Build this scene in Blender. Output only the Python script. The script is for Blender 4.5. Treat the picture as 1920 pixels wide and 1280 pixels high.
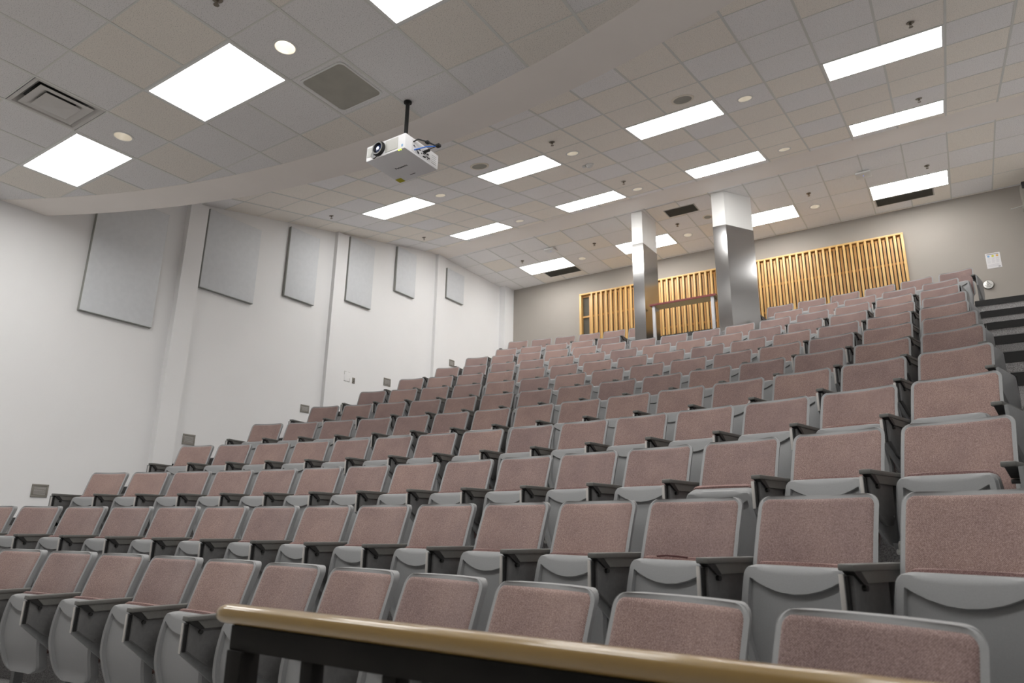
import bpy, bmesh, math, random
from mathutils import Vector, Matrix
random.seed(7)
S = bpy.context.scene
C = S.collection
for o in list(bpy.data.objects):
    bpy.data.objects.remove(o)

# ------------------------------------------------------------------ camera
YAW, PIT, ROL = -0.5837, 0.2708, 0.0158
cy, sy, cp, sp, cr, sr = math.cos(YAW), math.sin(YAW), math.cos(PIT), math.sin(PIT), math.cos(ROL), math.sin(ROL)
f = Vector((sy*cp, cy*cp, sp)); r0 = Vector((cy, -sy, 0)); u0 = r0.cross(f)
r_ = cr*r0 + sr*u0; u_ = -sr*r0 + cr*u0
cd = bpy.data.cameras.new('camera'); cam = bpy.data.objects.new('camera', cd); C.objects.link(cam)
M = Matrix((r_, u_, -f)).transposed().to_4x4(); cam.matrix_world = M
cd.sensor_width = 36; cd.sensor_fit = 'HORIZONTAL'; cd.lens = 24.0
cd.clip_start = 0.05; cd.clip_end = 100
cd.dof.use_dof = True; cd.dof.focus_distance = 5.5; cd.dof.aperture_fstop = 3.6
S.camera = cam

# ------------------------------------------------------------------ world, exposure
w = bpy.data.worlds.new('world'); S.world = w; w.use_nodes = True
w.node_tree.nodes['Background'].inputs[0].default_value = (0.5, 0.5, 0.5, 1)
w.node_tree.nodes['Background'].inputs[1].default_value = 0.05
vs = S.view_settings
vs.view_transform = 'Standard'; vs.look = 'None'; vs.gamma = 1.0; vs.use_curve_mapping = False
vs.exposure = 1.0
PANEL_STRENGTH = 9.5
try:
    S.cycles.use_denoising = True
    S.cycles.max_bounces = 10; S.cycles.diffuse_bounces = 6; S.cycles.glossy_bounces = 4
    S.cycles.sample_clamp_indirect = 6.0
except Exception:
    pass

# ------------------------------------------------------------------ geometry of the hall (metres, eye at the origin)
T = 0.6096
WL, WR = -9.2, 2.14          # side walls
BY, FY = 13.72, -7.0         # back and front walls
H1, H3 = 3.7135, 5.9174      # flat ceilings, front and back
FX, FYo = -5.6412, 1.9475    # tile grid origin of the front ceiling
SX, SS, SA, SZ0 = -2.6046, 6.4139, 0.2135, 3.572   # sloped ceiling grid
RX, RY = -0.1706, 11.2273    # rear ceiling grid
RC = (-3.833, -8.669)        # centre of the seating arcs
W_SEAT = 0.55
ROWS = [(11.181, -0.177, 0.056), (12.099, 0.154, -0.291), (13.067, 0.533, -0.273), (13.962, 0.920, -0.254),
        (14.860, 1.303, -0.237), (15.770, 1.681, -0.223), (16.678, 2.065, -0.211), (17.572, 2.444, -0.202),
        (18.475, 2.828, -0.191), (19.395, 3.223, -0.184), (20.357, 3.623, -0.174), (21.333, 4.055, -0.181)]
SEAT_H = 0.86
FLOOR = [z - SEAT_H for _, z, _ in ROWS]
F0 = FLOOR[0]; FTOP = FLOOR[-1]

# ------------------------------------------------------------------ materials
def mat(name, col, rough=0.6, metal=0.0, spec=0.5):
    m = bpy.data.materials.new(name); m.use_nodes = True
    b = m.node_tree.nodes['Principled BSDF']
    b.inputs['Base Color'].default_value = (*col, 1); b.inputs['Roughness'].default_value = rough
    b.inputs['Metallic'].default_value = metal
    b.inputs['Specular IOR Level'].default_value = spec
    return m
def N(m, t, **k):
    n = m.node_tree.nodes.new(t)
    for a, v in k.items(): setattr(n, a, v)
    return n
def L(m, a, b): m.node_tree.links.new(a, b)
def bsdf(m): return m.node_tree.nodes['Principled BSDF']
def ramp(m, stops):
    r = N(m, 'ShaderNodeValToRGB')
    e = r.color_ramp.elements
    while len(e) < len(stops): e.new(0.5)
    for i, (p, c) in enumerate(stops):
        e[i].position = p; e[i].color = (*c, 1)
    return r
def bump(m, src, strength, dist):
    b = N(m, 'ShaderNodeBump'); b.inputs['Strength'].default_value = strength; b.inputs['Distance'].default_value = dist
    L(m, src, b.inputs['Height']); L(m, b.outputs[0], bsdf(m).inputs['Normal'])
def noisy(name, c1, c2, scale, rough=0.7, bstr=0.0, bdist=0.001, detail=4.0, metal=0.0, lo=.35, hi=.65, spec=.5):
    m = mat(name, c1, rough, metal, spec)
    tc = N(m, 'ShaderNodeTexCoord'); n = N(m, 'ShaderNodeTexNoise'); n.inputs['Scale'].default_value = scale
    n.inputs['Detail'].default_value = detail
    L(m, tc.outputs['Object'], n.inputs['Vector'])
    r = ramp(m, [(lo, c1), (hi, c2)]); L(m, n.outputs['Fac'], r.inputs[0]); L(m, r.outputs[0], bsdf(m).inputs['Base Color'])
    if bstr: bump(m, n.outputs['Fac'], bstr, bdist)
    return m

def tile_mat(name, seed, beige=.5, k=1.0):
    m = mat(name, (.4, .4, .4), 0.95, spec=.1)
    tc = N(m, 'ShaderNodeTexCoord')
    dv = N(m, 'ShaderNodeVectorMath', operation='DIVIDE'); dv.inputs[1].default_value = (T, T, T)
    fl = N(m, 'ShaderNodeVectorMath', operation='FLOOR'); mu = N(m, 'ShaderNodeVectorMath', operation='MULTIPLY')
    mu.inputs[1].default_value = (1, 1, 0)
    ad = N(m, 'ShaderNodeVectorMath', operation='ADD'); ad.inputs[1].default_value = (seed, seed*1.7, 0.5)
    wn = N(m, 'ShaderNodeTexWhiteNoise', noise_dimensions='3D')
    L(m, tc.outputs['Object'], dv.inputs[0]); L(m, dv.outputs[0], fl.inputs[0]); L(m, fl.outputs[0], mu.inputs[0])
    L(m, mu.outputs[0], ad.inputs[0]); L(m, ad.outputs[0], wn.inputs['Vector'])
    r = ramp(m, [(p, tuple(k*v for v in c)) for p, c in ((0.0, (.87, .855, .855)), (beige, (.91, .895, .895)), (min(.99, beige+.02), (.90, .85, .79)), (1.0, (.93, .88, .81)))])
    L(m, wn.outputs['Value'], r.inputs[0])
    n = N(m, 'ShaderNodeTexNoise'); n.inputs['Scale'].default_value = 130; n.inputs['Detail'].default_value = 3
    L(m, tc.outputs['Object'], n.inputs['Vector'])
    n2 = ramp(m, [(.30, (.45, .45, .45)), (.44, (1, 1, 1)), (.8, (1.0, 1.0, 1.0))]); L(m, n.outputs['Fac'], n2.inputs[0])
    mx = N(m, 'ShaderNodeMix', data_type='RGBA', blend_type='MULTIPLY'); mx.inputs[0].default_value = .85
    L(m, r.outputs[0], mx.inputs[6]); L(m, n2.outputs[0], mx.inputs[7]); L(m, mx.outputs[2], bsdf(m).inputs['Base Color'])
    bump(m, n.outputs['Fac'], .5, .002)
    return m

def emis(name, col, s):
    m = bpy.data.materials.new(name); m.use_nodes = True; nt = m.node_tree; nt.nodes.clear()
    e = nt.nodes.new('ShaderNodeEmission'); o = nt.nodes.new('ShaderNodeOutputMaterial')
    e.inputs[0].default_value = (*col, 1); e.inputs[1].default_value = s; nt.links.new(e.outputs[0], o.inputs[0]); return m

m_wall = noisy('white_wall_paint', (.745, .745, .75), (.76, .76, .765), 1.5, .75, .15, .002)
m_taupe = noisy('taupe_wall_paint', (.325, .298, .27), (.34, .312, .282), 1.5, .75, .1, .002)
m_gyp = noisy('soffit_paint', (.86, .81, .77), (.88, .83, .79), 2, .8)
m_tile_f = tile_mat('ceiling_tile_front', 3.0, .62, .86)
m_tile_s = tile_mat('ceiling_tile_slope', 11.0, .42)
m_tile_r = tile_mat('ceiling_tile_rear', 23.0, .72)
m_tbar = mat('ceiling_tee_bar', (.66, .66, .63), .5)
m_trim_white = mat('white_enamel', (.72, .72, .71), .4)
m_dark = mat('black_plastic', (.012, .012, .012), .45)
m_blackmetal = noisy('black_painted_steel', (.010, .0095, .009), (.014, .013, .012), 8, .7, spec=.15)
m_panel = emis('light_diffuser', (1.0, .985, .955), PANEL_STRENGTH)
m_lamp = emis('lamp_glow', (1.0, .9, .78), 7)
m_lampdim = emis('dim_lamp_glow', (1.0, .93, .82), 2.4)
m_reflector = mat('lamp_reflector', (.88, .85, .79), .28, .55)
m_carpet = noisy('speckled_carpet', (.19, .185, .185), (.48, .47, .47), 160, .95, .6, .003)
m_carpet_d = noisy('aisle_carpet', (.03, .028, .028), (.07, .065, .065), 160, .95, .6, .003)
m_bounce_vinyl = noisy('pale_vinyl_floor', (.52, .50, .47), (.56, .54, .51), 3, .5)
m_rubber = mat('black_rubber_nosing', (.010, .010, .010), .55)
m_edge = mat('nosing_edge', (.22, .22, .22), .4, .4)
m_shell = noisy('grey_seat_plastic', (.285, .29, .295), (.30, .305, .31), 220, .5, .25, .0006, spec=.4)
m_shell2 = noisy('grey_arm_plastic', (.115, .115, .11), (.13, .13, .12), 200, .45, .2, .0006)
m_plate = noisy('dark_grey_plate', (.105, .105, .105), (.12, .12, .12), 60, .45)
m_standard = noisy('grey_enamel_standard', (.20, .205, .21), (.22, .225, .23), 60, .4)
m_lightedge = mat('pale_edge_plastic', (.50, .48, .46), .45)
m_pivot = mat('pale_metal_pivot', (.50, .50, .48), .4, .3)
m_acoustic = noisy('acoustic_fabric_grey', (.60, .62, .645), (.63, .65, .675), 14, .7, .0)
m_acousticedge = mat('acoustic_edge_metal', (.30, .31, .29), .4, .3)
m_ventmet = mat('vent_metal', (.24, .225, .20), .5, .3)
m_grille = noisy('dark_return_grille', (.07, .068, .058), (.10, .095, .08), 90, .7)
m_speak = noisy('speaker_cloth', (.34, .33, .29), (.38, .365, .32), 6, .8)
m_speakring = mat('speaker_ring', (.80, .74, .64), .6)
m_diff = mat('diffuser_enamel', (.52, .50, .48), .5)
m_chrome = mat('sprinkler_metal', (.25, .22, .18), .35, .9)
m_proj = mat('projector_white', (.75, .75, .77), .4)
m_projgrey = mat('projector_grille', (.50, .50, .48), .6)
m_glass = mat('lens_glass', (.02, .03, .08), .05)
m_lensglow = emis('lens_light', (.75, .8, 1.0), 3)
m_ledg = emis('green_led', (.6, 1.0, .05), 1.5)
m_ledb = emis('blue_led', (.1, .25, 1.0), 1.5)
m_yellow = mat('yellow_sticker', (.42, .38, .01), .5)
m_blue = mat('blue_cable', (.03, .16, .65), .5)
m_ink = mat('printed_ink', (.03, .03, .035), .5)
m_inkgrey = mat('pale_print', (.45, .45, .48), .6)
m_paper = mat('paper', (.70, .69, .70), .6)
m_pblue = mat('print_blue', (.20, .38, .62), .6); m_pyel = mat('print_yellow', (.60, .58, .05), .6); m_poran = mat('print_orange', (.62, .36, .10), .6)
m_red = noisy('red_table_edge', (.19, .035, .035), (.22, .045, .045), 20, .45)
m_board = noisy('chipboard_underside', (.42, .31, .15), (.50, .38, .19), 60, .7)
m_tableleg = mat('pale_grey_table_metal', (.50, .50, .52), .35, .3)

# oak slats
def wood(name, c1, c2, sc, rough, axis='Z', coat=0.0):
    m = mat(name, c1, rough)
    tc = N(m, 'ShaderNodeTexCoord'); mp = N(m, 'ShaderNodeMapping')
    s = {'Z': (18, 18, .8), 'X': (.8, 18, 18)}[axis]; mp.inputs['Scale'].default_value = s
    n = N(m, 'ShaderNodeTexNoise'); n.inputs['Scale'].default_value = sc; n.inputs['Detail'].default_value = 5
    L(m, tc.outputs['Object'], mp.inputs[0]); L(m, mp.outputs[0], n.inputs['Vector'])
    r = ramp(m, [(.3, c1), (.7, c2)]); L(m, n.outputs['Fac'], r.inputs[0]); L(m, r.outputs[0], bsdf(m).inputs['Base Color'])
    bsdf(m).inputs['Coat Weight'].default_value = coat; bsdf(m).inputs['Coat Roughness'].default_value = .08
    return m
m_oak = wood('varnished_oak_slat', (.60, .37, .13), (.67, .43, .165), 1.2, .4)
m_oak2 = wood('recessed_oak_slat', (.54, .30, .10), (.60, .345, .125), 1.2, .45)
m_backing = mat('slat_backing', (.10, .095, .08), .9)
m_rail = wood('varnished_wood_rail', (.22, .14, .045), (.28, .18, .06), 1.0, .3, 'X', .8)

# brushed steel
m_steel = mat('brushed_stainless', (.44, .44, .44), .22, 1.0)
tc = N(m_steel, 'ShaderNodeTexCoord'); mp = N(m_steel, 'ShaderNodeMapping'); mp.inputs['Scale'].default_value = (60, 60, 1.2)
n = N(m_steel, 'ShaderNodeTexNoise'); n.inputs['Scale'].default_value = 3; n.inputs['Detail'].default_value = 4
L(m_steel, tc.outputs['Object'], mp.inputs[0]); L(m_steel, mp.outputs[0], n.inputs['Vector'])
r = ramp(m_steel, [(.3, (.19, .19, .19)), (.7, (.225, .225, .225))]); L(m_steel, n.outputs['Fac'], r.inputs[0]); L(m_steel, r.outputs[0], bsdf(m_steel).inputs['Roughness'])
n = N(m_steel, 'ShaderNodeTexNoise'); n.inputs['Scale'].default_value = .9; L(m_steel, tc.outputs['Object'], n.inputs['Vector']); bump(m_steel, n.outputs['Fac'], .08, .03)

# woven seat fabric
def fabric(name, c1, c2, c3):
    m = mat(name, c1, .95, spec=.1)
    bsdf(m).inputs['Sheen Weight'].default_value = .2; bsdf(m).inputs['Sheen Roughness'].default_value = .5
    tc = N(m, 'ShaderNodeTexCoord'); sep = N(m, 'ShaderNodeSeparateXYZ'); L(m, tc.outputs['Object'], sep.inputs[0])
    def wave(out, period):
        a = N(m, 'ShaderNodeMath', operation='MULTIPLY'); a.inputs[1].default_value = 2*math.pi/period; L(m, out, a.inputs[0])
        b = N(m, 'ShaderNodeMath', operation='SINE'); L(m, a.outputs[0], b.inputs[0]); return b.outputs[0]
    p = N(m, 'ShaderNodeMath', operation='MULTIPLY'); L(m, wave(sep.outputs['X'], .0062), p.inputs[0]); L(m, wave(sep.outputs['Z'], .0058), p.inputs[1])
    fine = N(m, 'ShaderNodeTexNoise'); fine.inputs['Scale'].default_value = 300; fine.inputs['Detail'].default_value = 2
    L(m, tc.outputs['Object'], fine.inputs['Vector'])
    ms = N(m, 'ShaderNodeMath', operation='MULTIPLY_ADD'); ms.inputs[1].default_value = .24; L(m, p.outputs[0], ms.inputs[0]); L(m, fine.outputs['Fac'], ms.inputs[2])
    r = ramp(m, [(.28, c2), (.50, c1), (.74, c3)]); L(m, ms.outputs[0], r.inputs[0])
    n = N(m, 'ShaderNodeTexNoise'); n.inputs['Scale'].default_value = 7; n.inputs['Detail'].default_value = 3
    oi = N(m, 'ShaderNodeObjectInfo'); ad = N(m, 'ShaderNodeVectorMath', operation='ADD')
    L(m, tc.outputs['Object'], ad.inputs[0]); L(m, oi.outputs['Location'], ad.inputs[1]); L(m, ad.outputs[0], n.inputs['Vector'])
    r2 = ramp(m, [(.3, (.88, .86, .86)), (.7, (1.05, 1.03, 1.0))]); L(m, n.outputs['Fac'], r2.inputs[0])
    r3 = ramp(m, [(0, (.90, .90, .92)), (1, (1.08, 1.05, 1.03))]); L(m, oi.outputs['Random'], r3.inputs[0])
    mx = N(m, 'ShaderNodeMix', data_type='RGBA', blend_type='MULTIPLY'); mx.inputs[0].default_value = 1
    L(m, r.outputs[0], mx.inputs[6]); L(m, r2.outputs[0], mx.inputs[7])
    my = N(m, 'ShaderNodeMix', data_type='RGBA', blend_type='MULTIPLY'); my.inputs[0].default_value = 1
    L(m, mx.outputs[2], my.inputs[6]); L(m, r3.outputs[0], my.inputs[7]); L(m, my.outputs[2], bsdf(m).inputs['Base Color'])
    return m
m_fab = fabric('mauve_woven_fabric', (.275, .195, .180), (.165, .112, .105), (.45, .355, .335))
m_fab2 = fabric('rosy_seat_fabric', (.28, .175, .165), (.17, .10, .095), (.44, .31, .29))

# ------------------------------------------------------------------ mesh helpers
class MB:
    def __init__(s): s.bm = bmesh.new(); s.mi = 0
    def _tag(s, faces, smooth=False):
        for f in faces: f.material_index = s.mi; f.smooth = smooth
    def poly(s, pts, smooth=False):
        f = s.bm.faces.new([s.bm.verts.new(p) for p in pts]); s._tag([f], smooth); return f
    def box(s, x0, x1, y0, y1, z0, z1, bev=0.0, mtx=None):
        vs = [s.bm.verts.new((x, y, z)) for x in (x0, x1) for y in (y0, y1) for z in (z0, z1)]
        q = [(0, 1, 3, 2), (4, 6, 7, 5), (0, 4, 5, 1), (2, 3, 7, 6), (0, 2, 6, 4), (1, 5, 7, 3)]
        fs = [s.bm.faces.new([vs[i] for i in a]) for a in q]; s._tag(fs)
        if mtx: bmesh.ops.transform(s.bm, matrix=mtx, verts=vs)
        if bev:
            es = list({e for f in fs for e in f.edges})
            r = bmesh.ops.bevel(s.bm, geom=es, offset=bev, segments=2, affect='EDGES', profile=.5)
            s._tag(r['faces'], True)
        return s
    def prism(s, pts, axis, a0, a1, bev=0.0):
        """extrude a polygon: axis X -> pts are (y,z); Y -> (x,z); Z -> (x,y)"""
        def P(p, a): return {'X': (a, p[0], p[1]), 'Y': (p[0], a, p[1]), 'Z': (p[0], p[1], a)}[axis]
        A = [s.bm.verts.new(P(p, a0)) for p in pts]; B = [s.bm.verts.new(P(p, a1)) for p in pts]
        fs = [s.bm.faces.new(A[::-1]), s.bm.faces.new(B)]
        for i in range(len(pts)):
            j = (i+1) % len(pts); fs.append(s.bm.faces.new((A[i], A[j], B[j], B[i])))
        s._tag(fs)
        if bev:
            es = list({e for f in fs[:2] for e in f.edges})
            r = bmesh.ops.bevel(s.bm, geom=es, offset=bev, segments=2, affect='EDGES', profile=.5); s._tag(r['faces'], True)
        return s
    def rings(s, rings, cap0=True, cap1=True, smooth=True):
        R = [[s.bm.verts.new(p) for p in r] for r in rings]; fs = []
        for a, b in zip(R, R[1:]):
            n = len(a)
            for i in range(n): fs.append(s.bm.faces.new((a[i], a[(i+1) % n], b[(i+1) % n], b[i])))
        s._tag(fs, smooth)
        if cap0: s._tag([s.bm.faces.new(R[0][::-1])])
        if cap1: s._tag([s.bm.faces.new(R[-1])])
        return s
    def lathe(s, prof, c, n=24, axis='Z', cap0=False, cap1=False, smooth=True):
        rs = []
        for (rad, h) in prof:
            ring = []
            for i in range(n):
                a = 2*math.pi*i/n; p, q = rad*math.cos(a), rad*math.sin(a)
                ring.append({'Z': (c[0]+p, c[1]+q, c[2]+h), 'Y': (c[0]+p, c[1]+h, c[2]+q), 'X': (c[0]+h, c[1]+p, c[2]+q)}[axis])
            rs.append(ring)
        return s.rings(rs, cap0, cap1, smooth)
    def tube(s, pts, rad, n=8, caps=True):
        pts = [Vector(p) for p in pts]; rs = []; prev = None
        for i, p in enumerate(pts):
            d = (pts[min(i+1, len(pts)-1)] - pts[max(i-1, 0)]).normalized()
            a = (prev if prev is not None else (Vector((0, 0, 1)) if abs(d.z) < .9 else Vector((1, 0, 0))))
            a = (a - d*a.dot(d)).normalized(); prev = a; b = d.cross(a)
            rs.append([tuple(p + rad*(math.cos(2*math.pi*k/n)*a + math.sin(2*math.pi*k/n)*b)) for k in range(n)])
        return s.rings(rs, caps, caps)
    def grid(s, G, smooth=True, flip=False):
        V = [[s.bm.verts.new(p) for p in r] for r in G]; fs = []
        for a, b in zip(V, V[1:]):
            for i in range(len(a)-1):
                q = (a[i], a[i+1], b[i+1], b[i]); fs.append(s.bm.faces.new(q[::-1] if flip else q))
        s._tag(fs, smooth); return V
    def solid(s, G, H, smooth=True):
        """closed body between two grids of the same size"""
        A = s.grid(G, smooth); B = s.grid(H, smooth, True)
        def strip(a, b):
            for i in range(len(a)-1):
                s._tag([s.bm.faces.new((a[i+1], a[i], b[i], b[i+1]))], smooth)
        strip(A[0], B[0]); strip(A[-1][::-1], B[-1][::-1])
        strip([r[0] for r in A][::-1], [r[0] for r in B][::-1]); strip([r[-1] for r in A], [r[-1] for r in B])
        return s
    def mesh(s, name, mats):
        bmesh.ops.recalc_face_normals(s.bm, faces=s.bm.faces[:])
        me = bpy.data.meshes.new(name); s.bm.to_mesh(me); s.bm.free()
        me.set_sharp_from_angle(angle=math.radians(38))
        for m in (mats if isinstance(mats, (list, tuple)) else [mats]): me.materials.append(m)
        return me
    def obj(s, name, mats, parent=None, loc=None):
        o = bpy.data.objects.new(name, s.mesh(name, mats)); C.objects.link(o)
        if parent: o.parent = parent
        if loc: o.location = loc
        return o
def tag(o, label, cat, group=None):
    o['label'] = label; o['category'] = cat
    if group: o['group'] = group
    return o
def struct(o): o['kind'] = 'structure'; return o
def thing(name, label, cat, loc=(0, 0, 0), rz=0, group=None):
    o = bpy.data.objects.new(name, None); C.objects.link(o); o.location = loc; o.rotation_euler = (0, 0, rz)
    o.empty_display_size = .1
    return tag(o, label, cat, group)
def copy_tree(o, parent=None):
    c = o.copy(); C.objects.link(c); c.parent = parent
    for ch in list(o.children): copy_tree(ch, c)
    return c
def text_mesh(name, s, size, m, parent, mtx, ext=.0006):
    cu = bpy.data.curves.new(name, 'FONT'); cu.body = s; cu.size = size; cu.extrude = ext; cu.align_x = 'CENTER'; cu.align_y = 'CENTER'
    t = bpy.data.objects.new(name + '_tmp', cu); C.objects.link(t)
    dg = bpy.context.evaluated_depsgraph_get(); me = bpy.data.meshes.new_from_object(t.evaluated_get(dg))
    bpy.data.objects.remove(t); me.materials.clear(); me.materials.append(m); me.transform(mtx)
    o = bpy.data.objects.new(name, me); C.objects.link(o); o.parent = parent; return o

# ------------------------------------------------------------------ ceilings
def arc_t(x): c = (-3.926, -6.673, 10.856); return c[1] + math.sqrt(c[2]**2 - (x-c[0])**2)   # end of the front tiles
def arc_b(x): c = (-3.844, -6.754, 11.410); return c[1] + math.sqrt(c[2]**2 - (x-c[0])**2)   # free edge of the soffit

FRONT_LIGHTS = [(-4, 1), (0, 1), (4, 1), (8, 1)] + [(i, -3) for i in (-4, 0, 4, 8)]  # second list: unseen troffers added behind the camera to light the seat fronts
SLOPE_LIGHTS = [(-9, 2), (-5, 2), (-1, 2), (3, 2), (-9, 6), (-5, 6), (-1, 6), (3, 6)]
REAR_LIGHTS = [(-13, 2), (-9, 2), (-5, 2), (-1, 2)]
def cells(Ls): return {(i+d, j) for i, j in Ls for d in (0, 1)}

def ceiling(mb, x0, x1, y0, y1, ox, oy, skip, holes, ytop=None):
    """tile cells in grid-local coordinates (cell i,j covers i*T..(i+1)*T)"""
    i0 = math.floor((x0-ox)/T); i1 = math.ceil((x1-ox)/T); j0 = math.floor((y0-oy)/T); j1 = math.ceil((y1-oy)/T)
    for i in range(i0, i1):
        for j in range(j0, j1):
            if (i, j) in skip: continue
            a, b = max(i*T, x0-ox), min((i+1)*T, x1-ox); c, d = max(j*T, y0-oy), min((j+1)*T, y1-oy)
            if b-a < 1e-4 or d-c < 1e-4: continue
            if (i, j) in holes:
                hx, hy, hr = holes[(i, j)]; n = 32; P = []; Q = []
                for k in range(n):
                    t = 2*math.pi*k/n + math.pi/4; ct, st = math.cos(t), math.sin(t)
                    P.append((hx+hr*ct, hy+hr*st, 0))
                    sc = 1e9
                    if ct > 1e-9: sc = min(sc, (b-hx)/ct)
                    if ct < -1e-9: sc = min(sc, (a-hx)/ct)
                    if st > 1e-9: sc = min(sc, (d-hy)/st)
                    if st < -1e-9: sc = min(sc, (c-hy)/st)
                    Q.append((hx+sc*ct, hy+sc*st, 0))
                for k in range(n):
                    q = (k+1) % n; mb.poly([P[k], P[q], Q[q], Q[k]])
                # the exact corners are kept because rays at 45 degrees meet them when the hole is centred
                continue
            if ytop:
                n = 8
                for k in range(n):
                    xa, xb = a+(b-a)*k/n, a+(b-a)*(k+1)/n
                    ya, yb = min(d, ytop(xa+ox)-oy), min(d, ytop(xb+ox)-oy)
                    if ya <= c and yb <= c: continue
                    mb.poly([(xa, c, 0), (xb, c, 0), (xb, max(yb, c+1e-4), 0), (xa, max(ya, c+1e-4), 0)])
            else:
                mb.poly([(a, c, 0), (b, c, 0), (b, d, 0), (a, d, 0)])
def bars(mb, x0, x1, y0, y1, ox, oy, lights, ytop=None, wy=.024, wx=.012):
    big = {}
    for q, (i, j) in enumerate(lights): big[(i, j)] = q; big[(i+1, j)] = q
    i0 = math.floor((x0-ox)/T); i1 = math.ceil((x1-ox)/T); j0 = math.floor((y0-oy)/T); j1 = math.ceil((y1-oy)/T)
    for i in range(i0, i1+1):
        X = i*T
        if X+ox < x0-.01 or X+ox > x1+.01: continue
        for j in range(j0, j1):
            c, d = max(j*T, y0-oy), min((j+1)*T, y1-oy)
            if ytop: d = min(d, ytop(X+ox)-oy)
            if d-c < .01: continue
            if (i, j) in big and big.get((i-1, j)) == big[(i, j)]: continue
            mb.box(X-wy/2, X+wy/2, c, d, -.004, .002)
    for j in range(j0, j1+1):
        Y = j*T
        if Y+oy < y0-.01 or Y+oy > y1+.01: continue
        for i in range(i0, i1):
            a, b = max(i*T, x0-ox), min((i+1)*T, x1-ox)
            if ytop:
                if ytop(a+ox)-oy < Y and ytop(b+ox)-oy < Y: continue
                while b > a and ytop(b+ox)-oy < Y: b -= .01
                while b > a and ytop(a+ox)-oy < Y: a += .01
            if b-a < .01: continue
            mb.box(a, b, Y-wx/2, Y+wx/2, -.0028, .002)

HOLE = .085
F_DL = {(2, 1), (-2, 1)}; 
def holes(cs, off={}): return {(i, j): ((i+.5)*T, (j+.5)*T, HOLE) for i, j in cs}
S_DL = {(1, 2), (-3, 2), (1, 6), (-3, 6), (-7, 2), (-7, 6)}
R_DL = {(-11, 2), (-7, 2), (-3, 2)}
# front flat ceiling
SMAX = math.hypot(10.58, 5.86-SZ0)
frame_f = Matrix.Translation((FX, FYo, H1))
frame_r = Matrix.Translation((RX, RY, H3))
frame_s = Matrix.Translation((SX, SS*math.cos(SA), SZ0+SS*math.sin(SA))) @ Matrix.Rotation(SA, 4, 'X')
mb = MB(); ceiling(mb, WL, WR, FY, 5, FX, FYo, cells(FRONT_LIGHTS) | {(-2, 0)}, holes(F_DL), arc_t)
o = struct(mb.obj('ceiling', m_tile_f)); o.matrix_world = frame_f
mb = MB(); ceiling(mb, WL, WR, 3.2, SMAX, SX, SS, cells(SLOPE_LIGHTS), holes(S_DL))
o = struct(mb.obj('ceiling', m_tile_s)); o.matrix_world = frame_s
R_Y0 = 11.11
mb = MB(); ceiling(mb, WL, WR, R_Y0, BY, RX, RY, cells(REAR_LIGHTS), holes(R_DL))
o = struct(mb.obj('ceiling', m_tile_r)); o.matrix_world = frame_r
mb = MB(); bars(mb, WL, WR, FY, 5, FX, FYo, FRONT_LIGHTS, arc_t); o = struct(mb.obj('trim_1', m_tbar)); o.matrix_world = frame_f
mb = MB(); bars(mb, WL, WR, 3.6, SMAX, SX, SS, SLOPE_LIGHTS); o = struct(mb.obj('trim_2', m_tbar)); o.matrix_world = frame_s
mb = MB(); bars(mb, WL, WR, R_Y0, BY, RX, RY, REAR_LIGHTS, wy=.02, wx=.01); o = struct(mb.obj('trim_3', m_tbar)); o.matrix_world = frame_r
# plenum lid above everything
# curved soffit band with its rising face, and the flat beam
mb = MB(); n = 96
xs = [WL + (WR-WL)*k/n for k in range(n+1)]
def zs(y): return SZ0 + math.tan(SA)*y
mb.grid([[(x, arc_t(x), H1-.003) for x in xs], [(x, arc_b(x)-.012, H1-.003) for x in xs], [(x, arc_b(x), H1+.009) for x in xs], [(x, arc_b(x), zs(arc_b(x))+.02) for x in xs]], smooth=False)
mb.grid([[(x, arc_t(x), H1-.003) for x in xs], [(x, arc_t(x), H1+.02) for x in xs]], smooth=False)
struct(mb.obj('ceiling', m_gyp))
mb = MB(); mb.box(WL, WR, 10.58, 11.11, 5.885, 6.05); struct(mb.obj('ceiling', m_gyp))

# lay-in light fixtures
def troffer(frame, i, j, label, grp):
    t = thing('ceiling_light', label, 'light', group=grp); t.matrix_world = frame @ Matrix.Translation(((i+1)*T, (j+.5)*T, 0))
    a, b = T-.006, T/2-.006
    mb = MB(); wdt = .026
    mb.box(-a, a, -b, -b+wdt, -.006, .05); mb.box(-a, a, b-wdt, b, -.006, .05)
    mb.box(-a, -a+wdt, -b+wdt, b-wdt, -.006, .05); mb.box(a-wdt, a, -b+wdt, b-wdt, -.006, .05)
    mb.box(-a, a, -b, b, .05, .054)
    mb.obj('frame', m_trim_white, t)
    mb = MB(); mb.box(-a+wdt, a-wdt, -b+wdt, b-wdt, -.001, .004); mb.obj('diffuser', m_panel, t)
    return t
TF = ['leftmost of the lit troffers in the low front ceiling, near the square air diffuser',
      'lit troffer in the low front ceiling, left of the square speaker grille',
      'lit troffer at the top edge of the photo above the projector',
      'lit troffer of the front ceiling far to the right, out of view']
TF += ['lit troffer over the teaching area behind the camera, ' + a for a in ('leftmost', 'second from left', 'third from left', 'rightmost')]
for (i, j), lb in zip(FRONT_LIGHTS, TF): troffer(frame_f, i, j, lb, 'lit ceiling troffers')
colname = {-9: 'nearest the white side wall', -5: 'second from the white side wall', -1: 'third from the white side wall', 3: 'fourth and furthest right'}
for i, j in SLOPE_LIGHTS:
    troffer(frame_s, i, j, ('front' if j == 2 else 'second') + ' line of troffers in sloping ceiling, ' + colname[i], 'lit ceiling troffers')
rearname = {-13: 'nearest the white side wall', -9: 'partly hidden behind the slimmer steel pillar', -5: 'partly hidden behind the wider steel pillar', -1: 'above the right end of the slats'}
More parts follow.
